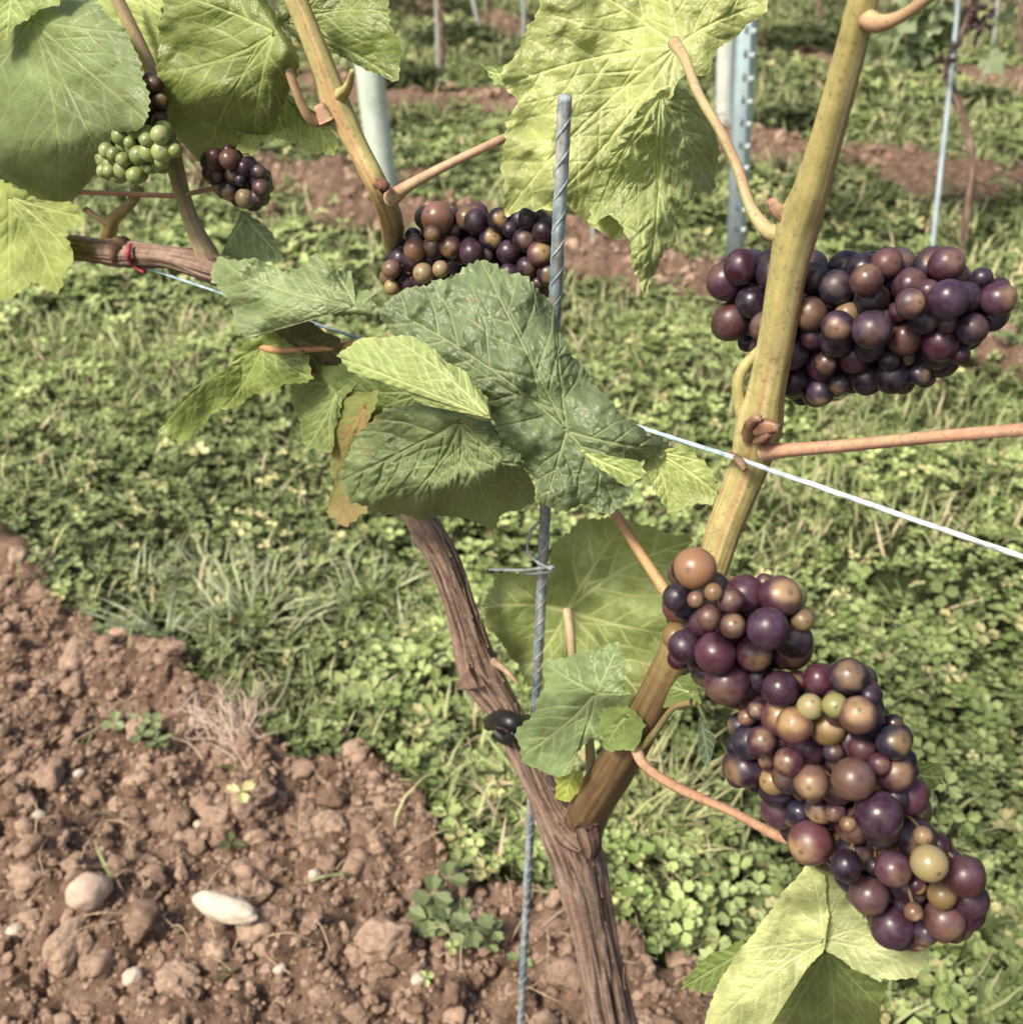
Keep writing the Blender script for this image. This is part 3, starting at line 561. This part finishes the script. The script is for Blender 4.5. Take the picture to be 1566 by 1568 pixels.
cluster([(1030,860),(1060,835),(1100,865),(1130,885),(1170,880),(1225,890),(1246,940),(1243,1000),(1205,1028),(1150,1080),(1095,1078),(1060,1030),(1022,1020),(1012,920)],.105,14,33,9000,2,
 seeds=[(1064,870,33,.02,(.25,.13,.06)),(1036,915,22,.02,DK),(1095,1000,32,.025,RD_),(1113,1045,35,.02,(.06,.02,.03)),(1175,962,32,.03,(.032,.011,.026)),(1216,980,28,.01,(.03,.011,.02)),(1207,912,27,-.005,GN),(1085,945,20,.035,(.07,.03,.025)),(1122,958,20,.035,(.07,.034,.025)),(1048,990,26,.02,(.034,.012,.026)),(1120,920,20,.03,RD_),(1092,907,14,.035,(.17,.1,.045)),(1229,944,17,.0,(.30,.24,.09)),(1065,918,13,.035,TN)],maxd=65)
cluster([(1120,1100),(1150,1060),(1190,1028),(1240,1012),(1320,1015),(1345,1050),(1350,1080),(1395,1115),(1400,1170),(1425,1220),(1425,1270),(1470,1300),(1512,1330),(1505,1400),(1470,1440),(1380,1455),(1330,1420),(1305,1370),(1255,1335),(1208,1310),(1195,1265),(1165,1215),(1112,1200),(1112,1150)],.115,12,31,18000,3,
 seeds=[(1162,1085,30,.0,(.034,.012,.024)),(1216,1110,28,.025,(.13,.06,.04)),(1136,1172,30,.0,(.04,.014,.024)),(1195,1238,31,.0,(.055,.02,.03)),(1240,1290,34,.02,(.09,.026,.028)),(1242,1198,27,.03,(.13,.07,.045)),(1306,1193,33,.035,(.14,.075,.05)),(1345,1248,36,.035,(.038,.014,.03)),(1422,1322,28,.03,(.40,.33,.15)),(1476,1342,31,.015,(.07,.025,.03)),(1445,1408,31,.015,(.10,.044,.035)),(1365,1418,33,.015,(.045,.016,.028)),(1330,1370,30,.02,(.07,.035,.035)),(1367,1330,28,.025,(.065,.022,.028)),(1295,1325,24,.03,DK),(1313,1095,29,.02,(.13,.065,.045)),(1390,1217,30,.005,RD_),(1253,1040,24,.005,RD_),(1195,1055,28,.01,(.035,.012,.024)),(1240,1082,20,.02,(.26,.25,.1)),(1278,1080,20,.02,(.28,.28,.1)),(1166,1135,23,.02,(.055,.016,.026)),(1207,1167,23,.03,(.055,.018,.026)),(1370,1130,26,-.0,DK),(1412,1280,15,.02,(.26,.18,.09)),(1298,1262,13,.045,TN),(1398,1396,14,.03,TN),(1345,1170,17,.02,RD_),(1320,1040,22,-.01,DK)],maxd=70,ap=(.28,.27,.27,.18))
SM=[((.016,.008,.015),.55),((.028,.011,.018),.27),((.08,.03,.025),.12),((.14,.08,.045),.06)]
cluster([(588,395),(622,360),(640,320),(690,310),(760,318),(850,325),(862,400),(845,455),(760,440),(700,425),(640,445),(595,455),(585,430)],-.05,10,20,12000,4,
 seeds=[(670,335,25,.02,(.17,.085,.05)),(636,382,18,.02,(.19,.095,.055)),(662,357,14,.03,(.17,.085,.05)),(600,412,15,.02,(.17,.09,.06)),(648,418,16,.025,(.30,.22,.11)),(690,378,18,.02,(.11,.045,.035)),(722,388,19,.025,(.04,.015,.025)),(675,412,13,.03,(.25,.18,.1)),(600,440,12,.02,(.32,.25,.11))],maxd=45,pal=SM,ap=(.55,.25,.15,.05))
cluster([(308,240),(340,220),(370,230),(408,262),(418,300),(388,326),(345,305),(314,278)],.0,9,17,4000,5,
 seeds=[(330,240,14,.01,(.08,.03,.025)),(352,244,16,.012,(.12,.06,.04)),(375,304,15,.01,(.22,.17,.08)),(400,288,14,.01,(.05,.014,.02))],maxd=30,pal=SM,ap=(.55,.25,.15,.05))
GP=[((.22,.28,.08),.72),((.15,.20,.06),.2),((.09,.04,.04),.08)]
cluster([(150,225),(178,200),(215,188),(265,190),(278,235),(250,268),(205,280),(150,275)],.045,8,16,5000,6,seeds=[(246,207,15,.01,GN),(248,232,16,.01,GN),(226,215,12,.014,GN),(168,262,10,.01,GN)],maxd=30,pal=GP,spot=(.3,.34,.14))
cluster([(205,115),(240,112),(255,150),(255,200),(225,200),(212,150)],.03,8,14,2500,7,maxd=20,pal=[((.045,.018,.016),.8),((.11,.055,.04),.2)])
# ---------------------------------------------------------------- stake, wires
def mk(name,parts_,m,par=None):
    v,f,c=merge(parts_);return make(name,v,f,c,m,parent=par)
b0=V(797,1568,-.03);t0=V(865,146,-.02);bot=b0+(b0-t0)*(b0[2]+.15)/(t0[2]-b0[2])
dirn=(t0-bot);L=np.linalg.norm(dirn);dirn/=L
rd=[tube3([bot,(bot+t0)/2,t0],[.0037]*3,n=20,step=.003,disp=.09,fr=2,fl=45,cols=((.15,.22,.27),(.40,.47,.50),(.30,.24,.20)),sd=2)]
u=np.cross(dirn,[0,1,0]);u/=np.linalg.norm(u);w=np.cross(dirn,u)
th=np.arange(0,L/.034*2*math.pi,.5)
for ph in (0,math.pi):
    pp=bot+dirn*(th/(2*math.pi)*.034)[:,None]+.0035*(np.cos(th+ph)[:,None]*u+np.sin(th+ph)[:,None]*w)
    rd.append(tube3(pp,np.full(len(pp),.0007),n=5,step=.003,fl=60,cols=((.22,.30,.35),(.40,.46,.48))))
mk('metal_stake',rd,M_steel)
WR=((.30,.47,.54),(.45,.58,.63))
wp=[V(-200,262,.0),V(325,444,.0),V(990,658,.004),V(1150,710,.017),V(1566,853,.014),V(1900,966,.014)]
wr=[tube3(wp,[.0011,.0011,.0013,.0014,.0014,.0014],n=10,step=.004,fl=60,disp=.12,cols=WR,end=(.72,.95,(.60,.62,.62)))]
mk('trellis_wire',wr,M_steel)
mk('wire_tie',[tube([(845,872,-.008,2.5),(825,862,-.008,2.5),(808,845,-.012,2.5),(812,815,-.012,2.5),(824,800,-.01,2.5)],n=8,step=.002,cols=((.4,.45,.45),(.3,.34,.35))),
 tube([(750,872,-.02,2.5),(800,873,-.01,2.5),(845,868,-.01,2.5),(842,876,-.018,2.5),(800,880,-.02,2)],n=8,step=.002,cols=((.4,.45,.45),(.3,.34,.35)))],M_steel)
mk('plastic_clip',[tube([(752,1108,.0,12),(762,1100,.012,13),(782,1105,.018,14),(802,1110,.01,12),(808,1105,.0,11)],n=12,step=.002,disp=.2,cols=((.02,.02,.02),(.02,.02,.02)),lump=.15),
 tube([(760,1122,.014,10),(775,1132,.016,9),(790,1120,.014,8)],n=10,step=.002,cols=((.02,.02,.02),(.02,.02,.02)),lump=.1)],M_plast)
mk('cane_tie',[tube([(1118,694,.0,5),(1132,706,.022,6),(1140,720,.026,4)],n=8,step=.002,cols=((.3,.22,.14),(.2,.12,.08)),lump=.3)],M_bark)
mk('red_tie',[tube([(200,374,.008,3),(197,390,.014,4),(203,405,.008,3),(222,418,.006,3)],n=8,step=.002,cols=((.36,.05,.08),(.25,.03,.05)),lump=.2)],M_shoot)
# ---------------------------------------------------------------- background posts
def box(p0,p1,wx,wy,col):     # chamfered box beam from p0 to p1
    d=p1-p0;d/=np.linalg.norm(d);a=RD-d*(RD@d);a/=np.linalg.norm(a);b_=np.cross(d,a);ch=.15*min(wx,wy)
    pr=[(wx/2-ch,wy/2),(wx/2,wy/2-ch),(wx/2,-wy/2+ch),(wx/2-ch,-wy/2),(-wx/2+ch,-wy/2),(-wx/2,-wy/2+ch),(-wx/2,wy/2-ch),(-wx/2+ch,wy/2)]
    v=[p0+a*x+b_*y for x,y in pr]+[p1+a*x+b_*y for x,y in pr]+[p0,p1]
    f=[]
    for i in range(8):
        j=(i+1)%8;f+=[[i,j,8+j],[i,8+j,8+i],[i,16,j],[8+i,8+j,17]]
    return np.array(v),np.array(f),np.broadcast_to(col,(18,3))
g=G(1128,400);sg=g@RN;top=VP(1146,40,sg);d=(top-g);top=g+d*(1.75/d[2]);
pp=[box(g-[0,0,.1]+RD*.018,top+RD*.018,.006,.045,(.62,.78,.83)),box(g-[0,0,.1]-RD*.018,top-RD*.018,.006,.045,(.50,.70,.77)),box(g-[0,0,.1]-RN*.019,top-RN*.019,.030,.005,(.58,.76,.82))]
for k in range(28):
    z=.1+k*.06;c0=g+(top-g)*z/1.75;pp.append(box(c0+RD*.004-RN*.0225,c0+RD*.004-RN*.0225+[0,0,.02],.008,.004,(.08,.11,.13)))
    pp.append(box(c0+RD*.024-RN*.016,c0+RD*.024-RN*.016+[0,0,.012],.008,.018,(.6,.7,.72)))
mk('steel_trellis_post',pp,M_post)
def post(px,py,px2,py2,r,col,h,name):
    g=G(px,py);sg=g@RN;top=VP(px2,py2,sg);d=top-g;top=g+d*(h/d[2])
    mk(name,[tube3([g-[0,0,.1],(g+top)/2,top],[r,r*.95,r*.88],n=20,step=.03,disp=.01,cols=(col,tuple(c*.85 for c in col)))],M_post)
post(592,300,566,100,.048,(.62,.72,.62),1.8,'concrete_trellis_post')
post(1112,205,1114,60,.038,(.62,.68,.64),1.8,'concrete_trellis_post')
post(1432,390,1458,100,.007,(.56,.70,.78),1.3,'vine_stake')
for a in [(672,125,668,0,.010),(742,60,728,0,.011),(804,80,802,0,.012),(911,402,908,355,.006),(1524,75,1530,0,.01)]:
    post(*a,(.46,.50,.48),.25 if a[0]==911 else 1.3,'vine_stake')
gl=np.array([[0,0,0],[.25,-.25,.0],[.55,-.1,-.05],[.5,.15,0],[.72,.35,-.08],[.4,.45,.02],[.3,.6,0],[0,1,-.12],[-.3,.6,0],[-.4,.45,.02],[-.72,.35,-.08],[-.5,.15,0],[-.55,-.1,-.05],[-.25,-.25,0]],float)
gf=np.array([[0,i,i+1] for i in range(1,13)])
def bgvine(px,py,path,leafpts,sc=.05,clus=None):
    e=empty('grapevine');g=G(px,py);sg=g@RN
    P=[g-[0,0,.05]]+[VP(x,y,sg) for x,y in path]
    mk('trunk',[tube3(P,[.013]+[.011]*(len(P)-2)+[.007],n=12,step=.01,disp=.3,fr=2,fl=9,cols=BK,lump=.25)],M_bark,e)
    L_=[]
    for (x,y,spr,n) in leafpts:
        c=VP(x,y,sg);pos=c+rng.normal(0,1,(n,3))*np.array([spr,spr*.6,spr])
        t=rng.random((n,1));cl=np.array([.15,.21,.09])*(1-t)+np.array([.36,.43,.26])*t
        L_.append(scatter(gl,gf,pos,rng.random(n)*6.28,rng.normal(.9,.4,n),rng.random(n)*6.28,sc*(.6+.7*rng.random(n)),cl))
    mk('leaves',L_,M_leaf,e)
    if clus:
        for (x,y,n) in clus:
            c=VP(x,y,sg-.05);mk('grapes',[(c+rng.normal(0,1,3)*[.022,.02,.03]+ico(2)[0]*.008,ico(2)[1],np.array([.05,.02,.025])*rng.uniform(.6,1.5)) for _ in range(n)],M_grape,e)
bgvine(1474,395,[(1480,330),(1486,240),(1472,170),(1452,120),(1462,70),(1495,-10),(1520,-150)],[(1385,70,.045,40),(1425,25,.05,36),(1500,-90,.1,30),(1560,-150,.15,40),(1400,-180,.15,40)],clus=[(1500,25,34),(1452,95,14)])
bgvine(1570,90,[(1560,40),(1565,-20)],[(1565,-30,.1,14)],sc=.05)
for (px,py) in [(672,128),(742,62),(330,25),(1250,45)]:
    bgvine(px+6,py,[(px+4,py-60),(px,py-130),(px,-180)],[(px,-190,.12,40),(px+60,-230,.15,40),(px-60,-240,.15,40)],sc=.055)
parts=[]
def bush(px,py,r,n,dark):
    g=G(px,py);d=rng.normal(0,1,(n,3));d/=np.linalg.norm(d,axis=1)[:,None];d[:,2]=abs(d[:,2])*.7;rr=r*rng.uniform(.5,1.05,n)**.5
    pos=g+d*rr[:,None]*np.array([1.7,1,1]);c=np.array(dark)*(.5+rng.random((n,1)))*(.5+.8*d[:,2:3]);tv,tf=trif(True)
    parts.append(scatter(tv,tf,pos,rng.random(n)*6.28,rng.normal(0,.6,n),rng.random(n)*6.28,.022*(.7+.6*rng.random(n)),c))
for b_ in [(1215,195,.12,900),(620,135,.15,900),(700,70,.16,900),(1060,40,.18,800),(1240,80,.2,900),(1500,160,.1,400),(520,255,.08,500),(900,30,.2,700),(1400,110,.1,500),(650,25,.2,600)]:
    bush(*b_,(.07,.09,.035))
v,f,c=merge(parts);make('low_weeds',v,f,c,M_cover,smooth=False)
parts=[]
for s_ in (7.8,9.8,11.8,13.8,15.8):
    n=1800;a=rng.uniform(-14,12,n);z=.55+.9*rng.random(n);ss_=s_+rng.normal(0,.15,n)
    k=vn(xyz(a*1.1,s_*1.),5)>-.3;a,z,ss_=a[k],z[k],ss_[k];n=len(a)
    parts.append(scatter(gl,gf,np.column_stack([a*RD[0]+ss_*RN[0],a*RD[1]+ss_*RN[1],z]),rng.random(n)*6.28,rng.normal(.9,.5,n),rng.random(n)*6.28,np.full(n,.09),np.array([.1,.16,.06])*(.5+rng.random((n,1)))))
    for a_ in np.arange(-13,12,1.1):
        p=np.array([a_*RD[0]+s_*RN[0],a_*RD[1]+s_*RN[1],0]);parts.append(tube3([p,p+[.02,0,.4],p+[0,0,.9]],[.018,.014,.012],n=6,step=.1,cols=BK))
v,f,c=merge(parts);make('distant_vine_rows',v,f,c,M_leaf,smooth=False)
# ---------------------------------------------------------------- light
EL=math.radians(52);AZ=math.radians(218)   # direction the sun stands at, measured from +X ccw
sd_=np.array([math.cos(EL)*math.cos(AZ),math.cos(EL)*math.sin(AZ),math.sin(EL)])
from mathutils import Vector
L=bpy.data.lights.new('sun','SUN');L.energy=4.9;L.angle=math.radians(12);L.color=(1,.92,.77)
lo=bpy.data.objects.new('sun',L);S.collection.objects.link(lo);lo.rotation_euler=Vector(sd_).to_track_quat('Z','Y').to_euler()
W=bpy.data.worlds.new('World');S.world=W;W.use_nodes=True;nt=W.node_tree
sk=nt.nodes.new('ShaderNodeTexSky');sk.sky_type='NISHITA';sk.sun_disc=False;sk.sun_elevation=EL;sk.sun_rotation=math.pi/2-AZ;sk.air_density=1.;sk.dust_density=6.
nt.links.new(sk.outputs[0],nt.nodes['Background'].inputs[0]);nt.nodes['Background'].inputs[1].default_value=.15
# ---------------------------------------------------------------- camera
cam=bpy.data.cameras.new('camera');co=bpy.data.objects.new('camera',cam);S.collection.objects.link(co)
co.location=(0,0,H);co.rotation_euler=(math.pi/2-PT,0,0);cam.sensor_width=36;cam.lens=36*F/1568;cam.clip_start=.02;cam.clip_end=1500
cam.dof.use_dof=True;cam.dof.focus_distance=.58;cam.dof.aperture_fstop=11
S.camera=co
S.view_settings.view_transform='Standard';S.view_settings.look='None';S.view_settings.exposure=0;S.view_settings.gamma=1
